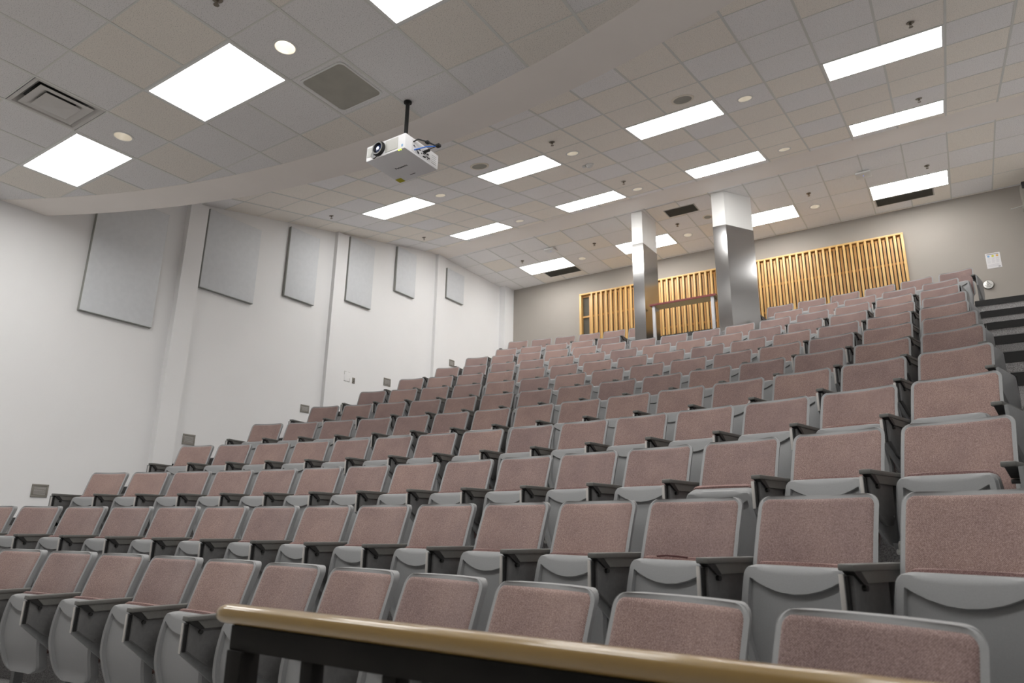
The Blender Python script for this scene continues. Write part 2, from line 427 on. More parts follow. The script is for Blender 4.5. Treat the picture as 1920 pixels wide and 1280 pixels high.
for i, j in REAR_LIGHTS: troffer(frame_r, i, j, 'lit troffer in flat rear ceiling, ' + rearname[i], 'lit ceiling troffers')

# downlights
def make_downlight(bright):
    mb = MB(); mb.lathe([(.100, -.001), (.098, -.005), (HOLE-.004, -.005), (HOLE-.006, .0)], (0, 0, 0), 28)
    ring = mb.mesh('trim_ring', m_trim_white)
    mb = MB(); mb.lathe([(HOLE-.005, -.004), (.078, .03), (.062, .07), (.045, .10)], (0, 0, 0), 28)
    cup = mb.mesh('reflector', m_reflector)
    mb = MB(); mb.lathe([(.045, .10), (.02, .085), (.001, .08)], (0, 0, 0), 20); lamp = mb.mesh('lamp', m_lamp if bright else m_lampdim)
    return ring, cup, lamp
dl_b, dl_d = make_downlight(True), make_downlight(False)
def downlight(frame, i, j, label, bright=False):
    t = thing('downlight', label, 'light', group='round recessed downlights'); t.matrix_world = frame @ Matrix.Translation(((i+.5)*T, (j+.5)*T, 0))
    for nm, me in zip(('trim_ring', 'reflector', 'lamp'), dl_b if bright else dl_d):
        o = bpy.data.objects.new(nm, me); C.objects.link(o); o.parent = t
downlight(frame_f, 2, 1, 'bright round downlight in front ceiling beside the square speaker grille', True)
downlight(frame_f, -2, 1, 'round downlight in front ceiling between two troffers near the air diffuser')
dn = {(1, 2): 'round downlight high right between front troffers of sloping ceiling', (-3, 2): 'round downlight beside the white smoke detector on the sloping ceiling',
      (1, 6): 'round downlight just in front of the beam, right of the pillars', (-3, 6): 'round downlight in front of the beam, above the slimmer pillar',
      (-7, 2): 'round downlight of the sloping ceiling just right of the hanging projector', (-7, 6): 'round downlight of sloping ceiling nearest the side wall end of the beam'}
for (i, j), lb in dn.items(): downlight(frame_s, i, j, lb)
dn = {(-11, 2): 'round downlight of the rear ceiling left of the slimmer pillar', (-7, 2): 'round downlight of the rear ceiling between the two steel pillars',
      (-3, 2): 'round downlight of the rear ceiling right of the wider pillar'}
for (i, j), lb in dn.items(): downlight(frame_r, i, j, lb)

# sprinklers
mb = MB(); mb.lathe([(.001, -.004), (.040, -.004), (.036, -.009), (.014, -.010)], (0, 0, 0), 18); sp_esc = mb.mesh('escutcheon', m_chrome)
mb = MB(); mb.lathe([(.011, -.008), (.011, -.026), (.006, -.03)], (0, 0, 0), 10, cap1=True)
mb.tube([(.008, 0, -.022), (.013, 0, -.036), (.004, 0, -.05)], .0025, 6); mb.tube([(-.008, 0, -.022), (-.013, 0, -.036), (-.004, 0, -.05)], .0025, 6)
mb.lathe([(.001, -.05), (.021, -.050), (.021, -.053), (.001, -.053)], (0, 0, 0), 14); sp_head = mb.mesh('sprinkler_head', m_chrome)
def sprinkler(frame, gi, gj, label):
    t = thing('ceiling_sprinkler', label, 'sprinkler', group='fire sprinkler heads'); t.matrix_world = frame @ Matrix.Translation((gi*T, gj*T, 0))
    for nm, me in (('escutcheon', sp_esc), ('sprinkler_head', sp_head)):
        o = bpy.data.objects.new(nm, me); C.objects.link(o); o.parent = t
sprinkler(frame_f, 2.5, .5, 'sprinkler head in front ceiling cut by the top edge of the photo')
for gi, gj, lb in [(-2.5, 1.5, 'sprinkler head on sloping ceiling above the smoke detector and its downlight'),
                   (4.5, 1.5, 'sprinkler head above the upper right troffer'), (4.5, 5.5, 'sprinkler head between the two right-hand troffers of the sloping ceiling'),
                   (-2.5, 5.5, 'sprinkler head beside the downlight just in front of the beam'), (-9.6, 1.5, 'sprinkler head above the third grey wall panel'),
                   (-9.6, 5.5, 'sprinkler head above the fifth grey wall panel')]: sprinkler(frame_s, gi, gj, lb)
for gi, gj, lb in [(-9.5, 1.5, 'sprinkler head in rear ceiling just left of slimmer pillar'), (-12.5, 1.55, 'sprinkler head in rear ceiling nearest the white side wall'),
                   (-6.5, 1.5, 'sprinkler head in rear ceiling between the pillars beside a return grille'), (-2.5, 1.5, 'sprinkler head in rear ceiling right of the wider pillar'),
                   (.5, 1.5, 'sprinkler head in rear ceiling above the rightmost troffer there')]: sprinkler(frame_r, gi, gj, lb)

# round ceiling speakers
def disc_speaker(frame, gi, gj, label, rad=.11):
    t = thing('ceiling_speaker', label, 'speaker', group='round ceiling speakers'); t.matrix_world = frame @ Matrix.Translation((gi*T, gj*T, 0))
    mb = MB(); mb.lathe([(rad+.03, -.001), (rad+.028, -.006), (rad, -.008)], (0, 0, 0), 32); mb.obj('ring', m_speakring, t)
    mb = MB(); mb.lathe([(rad, -.007), (rad*.6, -.009), (.001, -.010)], (0, 0, 0), 32); mb.obj('grille', m_speak, t)
disc_speaker(frame_s, .5, 1.55, 'round speaker in sloping ceiling at the right, just above a troffer')
disc_speaker(frame_s, -4.5, 1.5, 'round speaker in sloping ceiling just right of the projector')
disc_speaker(frame_r, -5.5, 1.5, 'small brownish round speaker beside the wider pillar in rear ceiling', .07)
# smoke detector
t = thing('smoke_detector', 'white round smoke detector on the sloping ceiling beside a downlight', 'smoke detector'); t.matrix_world = frame_s @ Matrix.Translation((-2.55*T, 3.5*T, 0))
mb = MB(); mb.lathe([(.001, -.002), (.062, -.002), (.060, -.018), (.045, -.022)], (0, 0, 0), 28); mb.obj('base', m_trim_white, t)
mb = MB(); mb.lathe([(.045, -.020), (.043, -.045), (.03, -.052), (.001, -.054)], (0, 0, 0), 28); mb.box(-.11, -.065, -.03, .03, -.03, -.002, .003); mb.obj('cover', m_trim_white, t)
# wireless access points
for gi, gj, lb in [(-11.05, 1.15, 'white wireless access point with blue light, nearer the side wall'), (-1.0, 1.05, 'white wireless access point with blue light, near the right-hand pillar')]:
    t = thing('wireless_access_point', lb, 'access point', group='white access points on the rear ceiling'); t.matrix_world = frame_r @ Matrix.Translation((gi*T, gj*T, 0))
    mb = MB(); mb.lathe([(.07, -.004), (.07, -.018)], (0, 0, 0), 24, cap1=True); mb.obj('bracket', m_dark, t)
    mb = MB(); mb.box(-.115, .115, -.115, .115, -.050, -.018, .012); mb.obj('housing', m_trim_white, t)
    mb = MB(); mb.lathe([(.001, -.0515), (.006, -.0515), (.006, -.05)], (0, 0, 0), 12); mb.obj('status_light', m_ledb, t)
# square speaker grille in the front ceiling
t = thing('ceiling_speaker', 'large square speaker with rounded dark grille in the front ceiling', 'speaker'); t.matrix_world = frame_f @ Matrix.Translation((2.5*T, 2.5*T, 0))
def rrect(w, h, r, z, n=6):
    P = []
    for cx_, cy_, a0 in ((w-r, h-r, 0), (-w+r, h-r, 90), (-w+r, -h+r, 180), (w-r, -h+r, 270)):
        for k in range(n+1): a = math.radians(a0+90*k/n); P.append((cx_+r*math.cos(a), cy_+r*math.sin(a), z))
    return P
mb = MB(); mb.rings([rrect(.262, .262, .05, -.001), rrect(.262, .262, .05, -.010), rrect(.248, .248, .045, -.012), rrect(.242, .242, .042, -.006)], False, False); mb.obj('rim', m_trim_white, t)
mb = MB(); mb.rings([rrect(.243, .243, .042, -.006), rrect(.20, .20, .04, -.013), rrect(.10, .10, .04, -.015)], False, True); mb.obj('grille', m_speak, t)
# stepped air diffuser
t = thing('air_diffuser', 'square stepped air diffuser in the front ceiling at the left', 'air vent'); t.matrix_world = frame_f @ Matrix.Translation((-1.5*T, .5*T, 0))
h = T/2-.012
mb = MB(); mb.rings([rrect(h, h, .001, -.004, 1), rrect(h-.03, h-.03, .001, -.004, 1), rrect(.21, .21, .02, .07, 1)], False, False, False); mb.obj('outer_cone', m_diff, t)
mb = MB(); mb.lathe([(.16, .071), (.16, .12)], (0, 0, 0), 32); mb.poly([(-.21, -.21, .072), (.21, -.21, .072), (.21, .21, .072), (-.21, .21, .072)]); mb.obj('throat', m_dark, t)
mb = MB(); mb.rings([rrect(.225, .225, .002, -.005, 1), rrect(.222, .222, .002, -.008, 1), rrect(.17, .17, .002, -.004, 1), rrect(.125, .125, .02, .04, 1)], False, False, False); mb.obj('middle_cone', m_diff, t)
mb = MB(); mb.rings([rrect(.150, .150, .002, -.012, 1), rrect(.148, .148, .002, -.016, 1), rrect(.01, .01, .002, -.034, 1)], True, True, False); mb.obj('centre_plate', m_diff, t)
# dark return grilles in the rear ceiling
for (a, b, c, d), lb in [((-12.42, -11.08, 3.03, 3.53), 'dark return grille beside the left rear troffer'), ((-6.52, -5.6, .40, .88), 'dark return grille between the two pillars'),
                         ((-.9, .56, 3.0, 3.48), 'dark return grille behind the right rear troffer')]:
    t = thing('return_grille', lb, 'air vent', group='dark return grilles'); t.matrix_world = frame_r @ Matrix.Translation(((a+b)/2*T, (c+d)/2*T, 0))
    w2, h2 = (b-a)/2*T, (d-c)/2*T
    mb = MB(); mb.box(-w2-.02, w2+.02, -h2-.02, h2+.02, -.005, .003); mb.obj('frame', m_diff, t)
    mb = MB(); mb.box(-w2, w2, -h2, h2, -.007, -.004)
    k = -h2+.012
    while k < h2-.01: mb.box(-w2+.004, w2-.004, k, k+.006, -.011, -.006); k += .02
    mb.obj('louvres', m_grille, t)

# ------------------------------------------------------------------ walls
PIL = [(5.08, 5.36, .105), (7.934, 8.20, .08), (10.82, 11.10, .072), (13.336, BY, .17)]
mb = MB(); mb.box(WL-.12, WL, FY, BY, F0-.05, 6.2)
for a, b, d in PIL:
    zt = min(zs(a)+.0, 5.915) if a < 10.6 else 5.915
    mb.box(WL-.01, WL+d, a, b, F0-.02, zt)
struct(mb.obj('wall_left', m_wall))
mb = MB(); mb.box(WR, WR+.12, FY, BY, F0-.05, 6.2); struct(mb.obj('wall_right', m_wall))
mb = MB(); mb.box(WL-.12, WR+.12, BY, BY+.12, F0-.05, 6.2); struct(mb.obj('wall_back', m_taupe))
mb = MB(); mb.box(WL-.12, WR+.12, FY-.12, FY, F0-.05, 6.2); struct(mb.obj('wall_front', m_wall))

# ------------------------------------------------------------------ floor, tiers, aisle steps
XA, XB = -7.98, .42
def arcy(R, x): return RC[1] + math.sqrt(R*R - (x-RC[0])**2)
mb = MB()
mb.box(WL-.1, WR+.1, FY-.1, BY+.1, F0-.08, F0)
def tier(Ra, Rb, x0, x1, zlo, zhi, yfix=None):
    n = 40; X = [x0+(x1-x0)*k/n for k in range(n+1)]
    ya = [arcy(Ra, x) for x in X]; yb = [arcy(Rb, x) if yfix is None else yfix for x in X]
    mb.grid([[(x, y, zlo) for x, y in zip(X, ya)], [(x, y, zhi) for x, y in zip(X, ya)], [(x, y, zhi) for x, y in zip(X, yb)]], smooth=False)
    for k in (0, n): mb.poly([(X[k], ya[k], zlo), (X[k], ya[k], zhi), (X[k], yb[k], zhi), (X[k], yb[k], zlo)])
for k in range(1, 11):
    tier(ROWS[k-1][0]+.07, ROWS[k][0]+.07, XA, XB, F0, FLOOR[k])
tier(ROWS[10][0]+.07, 0, XA, XB, F0, FTOP, BY)
tier(ROWS[9][0]+.07, ROWS[10][0]+.09, -4.72, -2.60, FLOOR[9], FTOP)      # raised wheelchair bay between the pillars
ys = [arcy(ROWS[k-1][0]-.02, .75)-.03 for k in range(1, 12)]            # aisle riser positions, tier k+1
nos = MB(); edg = MB()
for side in ((XB, WR), (WL, XA)):
    x0, x1 = side
    for k in range(1, 12):
        zt = FLOOR[k]; zb = FLOOR[k-1]; zm = zb + (zt-zb)*.33
        yA = ys[k-1]; yB = yA-.44
        yn = ys[k] if k < 11 else BY
        mb.box(x0, x1, yB, yn+.01, F0-.01, zm-.001)
        mb.box(x0, x1, yA, yn+.01, F0-.01, zt-.0005)
        nos.box(x0, x1, yA-.012, yA+.05, zt-.080, zt+.002)
        nos.box(x0, x1, yB-.012, yB+.05, zb+.001, zm+.002)
        edg.box(x0, x1, yB-.015, yB-.011, zm-.006, zm+.002)
struct(mb.obj('floor', m_carpet))
mb = MB(); mb.box(WL, WR, FY, 1.05, F0, F0+.004); struct(mb.obj('floor', m_bounce_vinyl))  # unseen front floor sheet, added pale to bounce light onto the ceiling
struct(nos.obj('trim_4', m_rubber)); struct(edg.obj('trim_5', m_edge))
# black base rail under the slats on the back wall
mb = MB(); mb.box(-7.1, -.39, 13.62, BY-.001, 3.86, 4.12, .004); struct(mb.obj('trim_6', m_rubber))

# ------------------------------------------------------------------ grey acoustic panels
PAN = [((3.86, 4.81, 2.625, 4.33), 'largest grey acoustic panel, leftmost, its top cut off by the soffit'),
       ((5.41, 6.345, 3.42, 4.69), 'second grey acoustic panel from left, just right of the first pilaster'),
       ((6.91, 7.55, 3.74, 4.995), 'third grey acoustic panel from left on white side wall'),
       ((8.26, 8.91, 4.055, 5.33), 'fourth grey acoustic panel from left on white side wall'),
       ((9.545, 10.13, 4.64, 5.605), 'fifth grey acoustic panel from left on white side wall'),
       ((11.17, 11.8, 4.985, 5.685), 'smallest squarish grey acoustic panel nearest the back corner')]
for (a, b, c, d), lb in PAN:
    t = thing('acoustic_panel', lb, 'acoustic panel', (WL, (a+b)/2, (c+d)/2), group='grey acoustic panels on the white wall')
    w2, h2 = (b-a)/2, (d-c)/2
    mb = MB(); mb.box(.002, .052, -w2, w2, -h2, h2, .003); mb.obj('edge_frame', m_acousticedge, t)
    mb = MB(); mb.box(.050, .058, -w2+.006, w2-.004, -h2+.006, h2-.004, .003); mb.obj('face', m_acoustic, t)
# wall vents
VN = [(3.75, 3.93, .30, .45, 'lowest'), (5.52, 5.71, 1.11, 1.26, 'second lowest'), (7.52, 7.70, 1.87, 2.0, 'third from the front'), (9.44, 9.63, 2.68, 2.83, 'fourth from the front'), (11.43, 11.61, 3.48, 3.63, 'highest')]
for a, b, c, d, nm in VN:
    t = thing('wall_vent', nm + ' small louvred vent on the white side wall', 'air vent', (WL, (a+b)/2, (c+d)/2), group='louvred vents stepping up the side wall')
    w2, h2 = (b-a)/2, (d-c)/2; e = .024
    mb = MB(); mb.box(.001, .010, -w2, w2, -h2, -h2+e, .002); mb.box(.001, .010, -w2, w2, h2-e, h2, .002); mb.box(.001, .010, -w2, -w2+e, -h2+e, h2-e, .002); mb.box(.001, .010, w2-e, w2, -h2+e, h2-e, .002)
    mb.box(.001, .003, -w2+e, w2-e, -h2+e, h2-e); mb.obj('frame', m_ventmet, t)
    mb = MB(); k = 0
    while k < 7:
        z = -h2+e+.004+(2*h2-2*e-.008)*(k+.5)/7
        mb.box(.003, .011, -w2+e, w2-e, z-.003, z+.003, mtx=None); k += 1
    mb.obj('louvres', m_lightedge, t)
# access hatch outline + switch
t = thing('access_hatch', 'small square hatch with worn outline on the white wall above the seats', 'wall hatch', (WL, 8.495, 2.665))
mb = MB(); mb.box(.0005, .004, -.066, .066, -.085, .085, .001); mb.obj('cover', m_wall, t)
mb = MB()
for a, b, c, d in ((-.070, -.02, .084, .088), (.02, .070, .084, .088), (-.070, -.066, .03, .088), (-.070, -.01, -.09, -.086), (.02, .07, -.09, -.086), (.066, .070, -.088, -.02)): mb.box(.0005, .0045, a, b, c, d)
mb.obj('worn_outline', m_ventmet, t)
t = thing('wall_outlet', 'small brownish metal plate right of the square hatch', 'outlet plate', (WL, 8.66, 2.62))
mb = MB(); mb.box(.0005, .007, -.033, .033, -.055, .055, .002); mb.obj('plate', m_ventmet, t)
mb = MB(); mb.box(.006, .010, -.012, .012, -.03, -.006, .002); mb.box(.006, .010, -.012, .012, .006, .03, .002); mb.obj('sockets', m_grille, t)

# ------------------------------------------------------------------ slatted oak panel on the back wall
t = thing('slatted_wood_panel', 'long pale oak slatted panel on the back wall behind the steel pillars', 'slatted panel', (0, 0, 0))
X0, X1, Z0, Z1 = -7.10, -.39, 4.12, 5.42
mb = MB(); mb.box(X0+.02, X1-.02, BY-.012, BY-.002, Z0, Z1-.02); mb.obj('backing', m_backing, t)
mb = MB(); mb.box(X0, X1, 13.60, BY-.012, Z1-.035, Z1, .002); mb.box(X0, X0+.05, 13.60, BY-.012, Z0, Z1-.035, .002); mb.box(X1-.045, X1, 13.60, BY-.012, Z0, Z1-.035, .002)
mb.obj('frame', m_oak, t)
mb = MB()
for z in (4.30, 4.86, 5.36): mb.box(X0+.05, X1-.045, 13.675, 13.70, z-.02, z+.02)
mb.obj('cross_rails', m_oak2, t)
mb = MB(); mc = MB(); n = 54; st = (X1-X0-.095)/n
for k in range(n):
    x = X0+.05+st*k
    if k > 1: mb.box(x+.004, x+.045, 13.602, 13.645, Z0, Z1-.035, .002)
    if k > 0: mc.box(x+.062, x+.103, 13.648, 13.690, Z0, Z1-.06, .002)
mb.obj('front_slats', m_oak, t); mc.obj('rear_slats', m_oak2, t)

# ------------------------------------------------------------------ pillars
def pillar(pts, seam, label, zb):
    t = thing('pillar', label, 'pillar', (pts[0][0], pts[0][1], zb), group='steel clad pillars')
    P = [(x-pts[0][0], y-pts[0][1]) for x, y in pts]
    mb = MB(); mb.prism(P, 'Z', 0, seam-zb, .004); mb.obj('steel_cladding', m_steel, t)
    c = (sum(p[0] for p in P)/len(P), sum(p[1] for p in P)/len(P))
    P2 = [(c[0]+(x-c[0])*.99, c[1]+(y-c[1])*.99) for x, y in P]
    mb = MB(); mb.prism(P2, 'Z', seam-zb+.0005, H3+.005-zb, .002); mb.obj('white_casing', m_trim_white, t)
pillar([(-4.717, 11.213), (-4.499, 11.213), (-4.476, 11.855), (-4.70, 11.855)], 5.25, 'slimmer steel clad pillar on the left with white top', 2.76)
pillar([(-3.187, 11.244), (-2.960, 11.255), (-2.619, 11.772), (-2.78, 11.95), (-3.187, 11.95)], 5.265, 'wider steel clad pillar on the right with white top', 2.76)

# ------------------------------------------------------------------ narrow counter between the pillars
t = thing('counter_table', 'narrow red-edged counter on pale legs between the two steel pillars', 'table', (-3.81, 11.33, FTOP))
hz = 4.0-FTOP
mb = MB(); mb.box(-.60, .60, -.125, .145, hz-.028, hz-.003); mb.obj('underside_board', m_board, t)
mb = MB(); mb.box(-.604, .604, -.135, -.1255, hz-.030, hz+.006, .002); mb.box(-.604, .604, -.125, .149, hz-.003, hz+.006, .001); mb.obj('red_top', m_red, t)
for sx in (-1, 1):
    mb = MB(); mb.box(sx*.535-.026, sx*.535+.026, -.115, -.065, 0, hz-.028, .004); mb.obj('leg', m_tableleg, t)
    mb = MB(); mb.prism([(-.06, hz-.03), (.13, hz-.03), (.13, hz-.06), (-.06, hz-.12)], 'X', sx*.535-.012, sx*.535+.012); mb.obj('bracket', m_tableleg, t)

# ------------------------------------------------------------------ poster and accessible sign on the back wall
t = thing('poster', 'white paper notice with coloured dots pinned on the beige back wall', 'poster', (.885, BY-.003, 4.632))
mb = MB(); mb.box(-.105, .105, -.0015, .0015, -.138, .138); mb.obj('sheet', m_paper, t)
for x, mm in ((-.062, m_pblue), (0, m_pyel), (.062, m_poran)):
    mb = MB(); mb.lathe([(.001, -.0022), (.019, -.0022), (.019, -.001)], (x, 0, .083), 20, 'Y'); mb.obj('coloured_dot', mm, t)
mb = MB()
for k in range(7):
    for x in (-.062, 0, .062):
        if k < 6: mb.box(x-.024, x+.024-.006*(k % 3), -.0022, -.001, .045-.017*k, .049-.017*k)
for k in range(3): mb.box(-.085, .075, -.0022, -.001, -.075-.016*k, -.071-.016*k)
mb.obj('print', m_inkgrey, t)
mb = MB(); mb.box(-.085, .085, -.0022, -.001, .113, .121); mb.box(.055, .088, -.0022, -.001, -.122, -.114); mb.obj('heading', m_ink, t)
t = thing('accessible_door_button', 'round metal wheelchair push button beside the aisle on back wall', 'sign', (.752, BY, 4.21))
mb = MB(); mb.lathe([(.080, -.002), (.080, -.022), (.074, -.026)], (0, 0, 0), 32, 'Y', cap0=True); mb.obj('rim', m_grille, t)
mb = MB(); mb.lathe([(.001, -.031), (.060, -.030), (.073, -.027), (.074, -.024)], (0, 0, 0), 32, 'Y'); mb.obj('plate', mat('button_steel', (.75, .74, .72), .3, .4), t)
RXY = Matrix.Rotation(math.radians(90), 4, 'X')
mb = MB(); yy = -.033
mb.lathe([(.001, yy), (.007, yy), (.007, yy+.003)], (-.004, 0, .052), 12, 'Y')
mb.tube([(-.004, yy, .044), (-.002, yy, .024), (.014, yy, .022), (.022, yy, .006), (.029, yy, .008)], .003, 6)
mb.tube([(-.003, yy, .034), (.010, yy, .034)], .0025, 6)
mb.tube([(-.007+.015*math.cos(a), yy, .014+.015*math.sin(a)) for a in [math.radians(100+26*k) for k in range(10)]], .0028, 6)
mb.obj('wheelchair_symbol', m_ink, t)
text_mesh('lettering', 'PUSH TO\nOPEN', .026, m_ink, t, Matrix.Translation((0, yy+.001, -.025)) @ RXY)
# grey box high on the right by the back wall
t = thing('wall_mounted_speaker', 'grey box with black top hung high at the right edge of the photo', 'speaker', (1.50, 13.2, 5.46))
mb = MB(); mb.box(-.12, .16, -.10, .14, -.20, .19, .006); mb.obj('housing', m_ventmet, t)
mb = MB(); mb.box(-.10, .17, -.115, .12, .12, .24, .01); mb.obj('black_cap', m_dark, t)
mb = MB(); mb.tube([(-.10, .02, -.13), (-.27, .02, -.155)], .008, 8); mb.lathe([(.012, 0), (.014, .01), (.001, .016)], (-.285, .02, -.157), 10, 'X', cap0=True); mb.obj('rod', m_pivot, t)
mb = MB(); mb.box(.0, .04, .10, BY-13.2-.001, .0, .04); mb.obj('bracket', m_dark, t)

# ------------------------------------------------------------------ projector
t = thing('ceiling_projector', 'white projector hanging by a black pole from the front ceiling', 'projector', (-3.70, 3.845, 3.0))
mb = MB(); mb.box(-.218, .222, -.213, .215, 0, .143, .010); body = mb.obj('body', m_proj, t)
mb = MB(); mb.lathe([(.018, 0), (.018, .56), ], (-.06, .085, .143), 16); mb.lathe([(.036, .0), (.036, .012), (.02, .02)], (-.06, .085, .143+.552), 20, cap0=True); mb.lathe([(.05, -.0), (.05, .012)], (-.06, .085, .145), 16, cap0=True, cap1=True); mb.obj('mounting_pole', m_dark, t)
mb = MB(); mb.box(.005, .145, -.2165, -.212, .02, .125, .001); g = mb.obj('front_grille', m_projgrey, t)
mb = MB(); mb.box(-.205, -.14, -.2165, -.212, .035, .120, .001); mb.obj('side_intake', m_projgrey, t)
mb = MB(); mb.lathe([(.066, .0), (.066, -.016), (.058, -.034), (.046, -.034), (.040, -.012)], (-.065, -.208, .076), 32, 'Y')
mb.lathe([(.036, .0), (.036, -.014)], (-.118, -.208, .040), 24, 'Y', cap1=True); mb.obj('lens_housing', m_dark, t)
mb = MB(); mb.lathe([(.041, -.014), (.026, -.022), (.001, -.025)], (-.065, -.208, .076), 24, 'Y'); ln = mb.obj('lens', m_glass, t)
mb = MB(); mb.lathe([(.013, -.0255), (.001, -.0265)], (-.067, -.208, .078), 16, 'Y'); mb.obj('lens_light', m_lensglow, ln)
mb = MB(); mb.lathe([(.010, -.0145), (.001, -.0165)], (-.118, -.208, .040), 16, 'Y'); mb.obj('small_window', m_glass, t)
text_mesh('brand_lettering', 'Panasonic', .034, m_ink, t, Matrix.Translation((-.011, .005, -.001)) @ Matrix.Rotation(math.pi, 4, 'X'))
mb = MB(); mb.box(-.035, .025, .142, .149, -.0012, 0); mb.obj('model_lettering', m_ink, t)
mb = MB(); mb.box(-.210, -.145, .145, .208, -.0013, 0); mb.obj('yellow_label', m_yellow, t)
mb = MB(); mb.box(.150, .158, -.2135, -.203, -.002, .005); mb.box(.172, .180, -.2135, -.203, -.002, .005); mb.obj('indicator_lights', m_ledg, t)
mb = MB(); mb.box(.185, .200, -.2155, -.2125, .022, .042); mb.obj('front_badge', m_pblue, t)
# connector side
mb = MB(); mb.box(.2205, .2235, -.13, .10, .018, .125)
mb.obj('connector_plate', m_paper, t)
mb = MB(); random.seed(3)
for k in range(26):
    y = -.12+.21*random.random(); z = .025+.05*random.random(); mb.box(.223, .2265, y, y+.006+.014*random.random(), z, z+.006+.006*random.random())
mb.obj('sockets', m_ink, t)
mb = MB()
for k in range(5): mb.box(.2205, .2240, .125, .185, .030+.018*k, .034+.018*k)
mb.obj('rear_vents', m_projgrey, t)
mb = MB(); mb.tube([(.222, -.115, .105), (.26, -.10, .125), (.30, -.03, .125), (.335, .03, .110), (.36, .06, .115)], .006, 8)
mb.box(.285, .315, -.045, -.01, .110, .130, .003); mb.box(.335, .375, .03, .065, .098, .122, .004)
mb.tube([(.225, .01, .055), (.26, .02, .085), (.34, .045, .108)], .0035, 6); mb.obj('black_cable', m_dark, t)
mb = MB(); mb.tube([(.222, -.10, .038), (.25, -.085, .045), (.29, -.03, .080), (.34, .03, .100)], .005, 8); mb.obj('blue_cable', m_blue, t)
mb = MB(); mb.lathe([(.013, 0), (.013, .05), (.006, .06)], (.223, .03, .085), 12, 'X', cap1=True); mb.obj('black_plug', m_dark, t)

# ------------------------------------------------------------------ foreground railing
t = thing('handrail', 'varnished wooden handrail on black balusters in the blurred foreground', 'railing', (0, 1.168, F0))
hz = -.213-F0
mb = MB(); RL0, RL1 = -1.655, 1.9; ring = []
def railring(x, k):
    P = []
    for q in range(20):
        a = 2*math.pi*q/20; cx_, cz_ = math.cos(a), math.sin(a)
        P.append((x, .031*k*math.copysign(abs(cx_)**.8, cx_), hz+.0235*k*math.copysign(abs(cz_)**.8, cz_)))
    return P
mb.rings([railring(RL0, .25), railring(RL0+.004, .55), railring(RL0+.013, .82), railring(RL0+.028, .97), railring(RL0+.045, 1.0)] + [railring(RL0+.045+(RL1-RL0-.045)*k/20, 1) for k in range(1, 21)])
mb.obj('wooden_rail', m_rail, t)
mb = MB(); mb.box(-1.58, RL1, -.021, .021, hz-.078, hz-.022, .002); mb.obj('top_bar', m_blackmetal, t)
mb = MB(); mb.box(-1.52, RL1, -.015, .015, .10, .14, .002); mb.obj('bottom_bar', m_blackmetal, t)
k = 0; x = -1.55
while x < RL1:
    mb = MB(); wd = .028 if k == 0 else .019; mb.box(x-wd, x+wd, -wd, wd, 0 if k % 4 == 0 else .14, hz-.078, .002); mb.obj('post' if k % 4 == 0 else 'baluster', m_blackmetal, t)
    x += .250; k += 1

# ------------------------------------------------------------------ the seat (origin on the floor below the top of its backrest; -y faces the stage)
def lerp(a, b, t): return a+(b-a)*t
def body_y(z):   # recline of the backrest
    t = (z-.36)/.50; return lerp(-.150, 0, t) - .012*math.sin(math.pi*t)
def halfw(z, zb, zt, W, R, Rb=None):
    Rb = Rb or R; w = W
    if z > zt-R: w = W-R+math.sqrt(max(0, R*R-(z-zt+R)**2))
    if z < zb+Rb: w = min(w, W-Rb+math.sqrt(max(0, Rb*Rb-(zb+Rb-z)**2)))
    return w
def zlist(zb, zt, R):
    a = [zb + R*(1-math.cos(math.pi/2*k/5)) for k in range(6)]
    b = [zt - R*(1-math.cos(math.pi/2*k/5)) for k in range(6)][::-1]
    m = [lerp(zb+R, zt-R, k/8) for k in range(1, 8)]
    return a+m+b
US = [-1, -.985, -.95, -.85, -.65, -.4, -.13, .13, .4, .65, .85, .95, .985, 1]
def conc(u): return -.038*u*u
def backrest_mesh():
    mb = MB(); W, zb, zt, R = .236, .36, .86, .040; Fg = []; Bg = []
    for z in zlist(zb, zt, R):
        w = halfw(z, zb, zt, W, R); wi = w*.93
        Fg.append([(u*w, body_y(z)+conc(u)-.016 + (.006 if abs(u) > .97 else 0), z) for u in US])
        Bg.append([(u*wi, body_y(z)+conc(u)*.8+.034 - (.012 if abs(u) > .97 else 0), z) for u in US])
    mb.solid(Fg, Bg); return mb.mesh('backrest', m_shell)
def back_cushion_mesh():
    mb = MB(); W, zb, zt, R = .222, .375, .846, .030; Fg = []; Bg = []
    Z = zlist(zb, zt, R); n = len(Z)
    for i, z in enumerate(Z):
        w = halfw(z, zb, zt, W, R); ev = 1 if i in (0, n-1) else (.55 if i in (1, n-2) else (.2 if i in (2, n-3) else 0))
        row = []
        for u in US:
            eu = 1 if abs(u) > .99 else (.6 if abs(u) > .97 else (.25 if abs(u) > .9 else 0))
            e = max(eu, ev); row.append((u*w, body_y(z)+conc(u*.94)-.026+.014*e, z))
        Fg.append(row); Bg.append([(u*w*.99, body_y(z)+conc(u*.94)-.010, z) for u in US])
    mb.solid(Fg, Bg); return mb.mesh('back_cushion', m_fab)
PW = .205
def pan_w(z):   # half width of the seat pan over height (tipped up)
    t = (.60-z)/.45
    w = PW*(.955+.11*min(1, t*1.8)) if t < .55 else PW*lerp(1.065, .90, (t-.55)/.45)
    return w
def pan_front(z): t = (.60-z)/.45; return -.262 - .046*math.sin(math.pi*min(1, t*.95+.08)) + .02*t
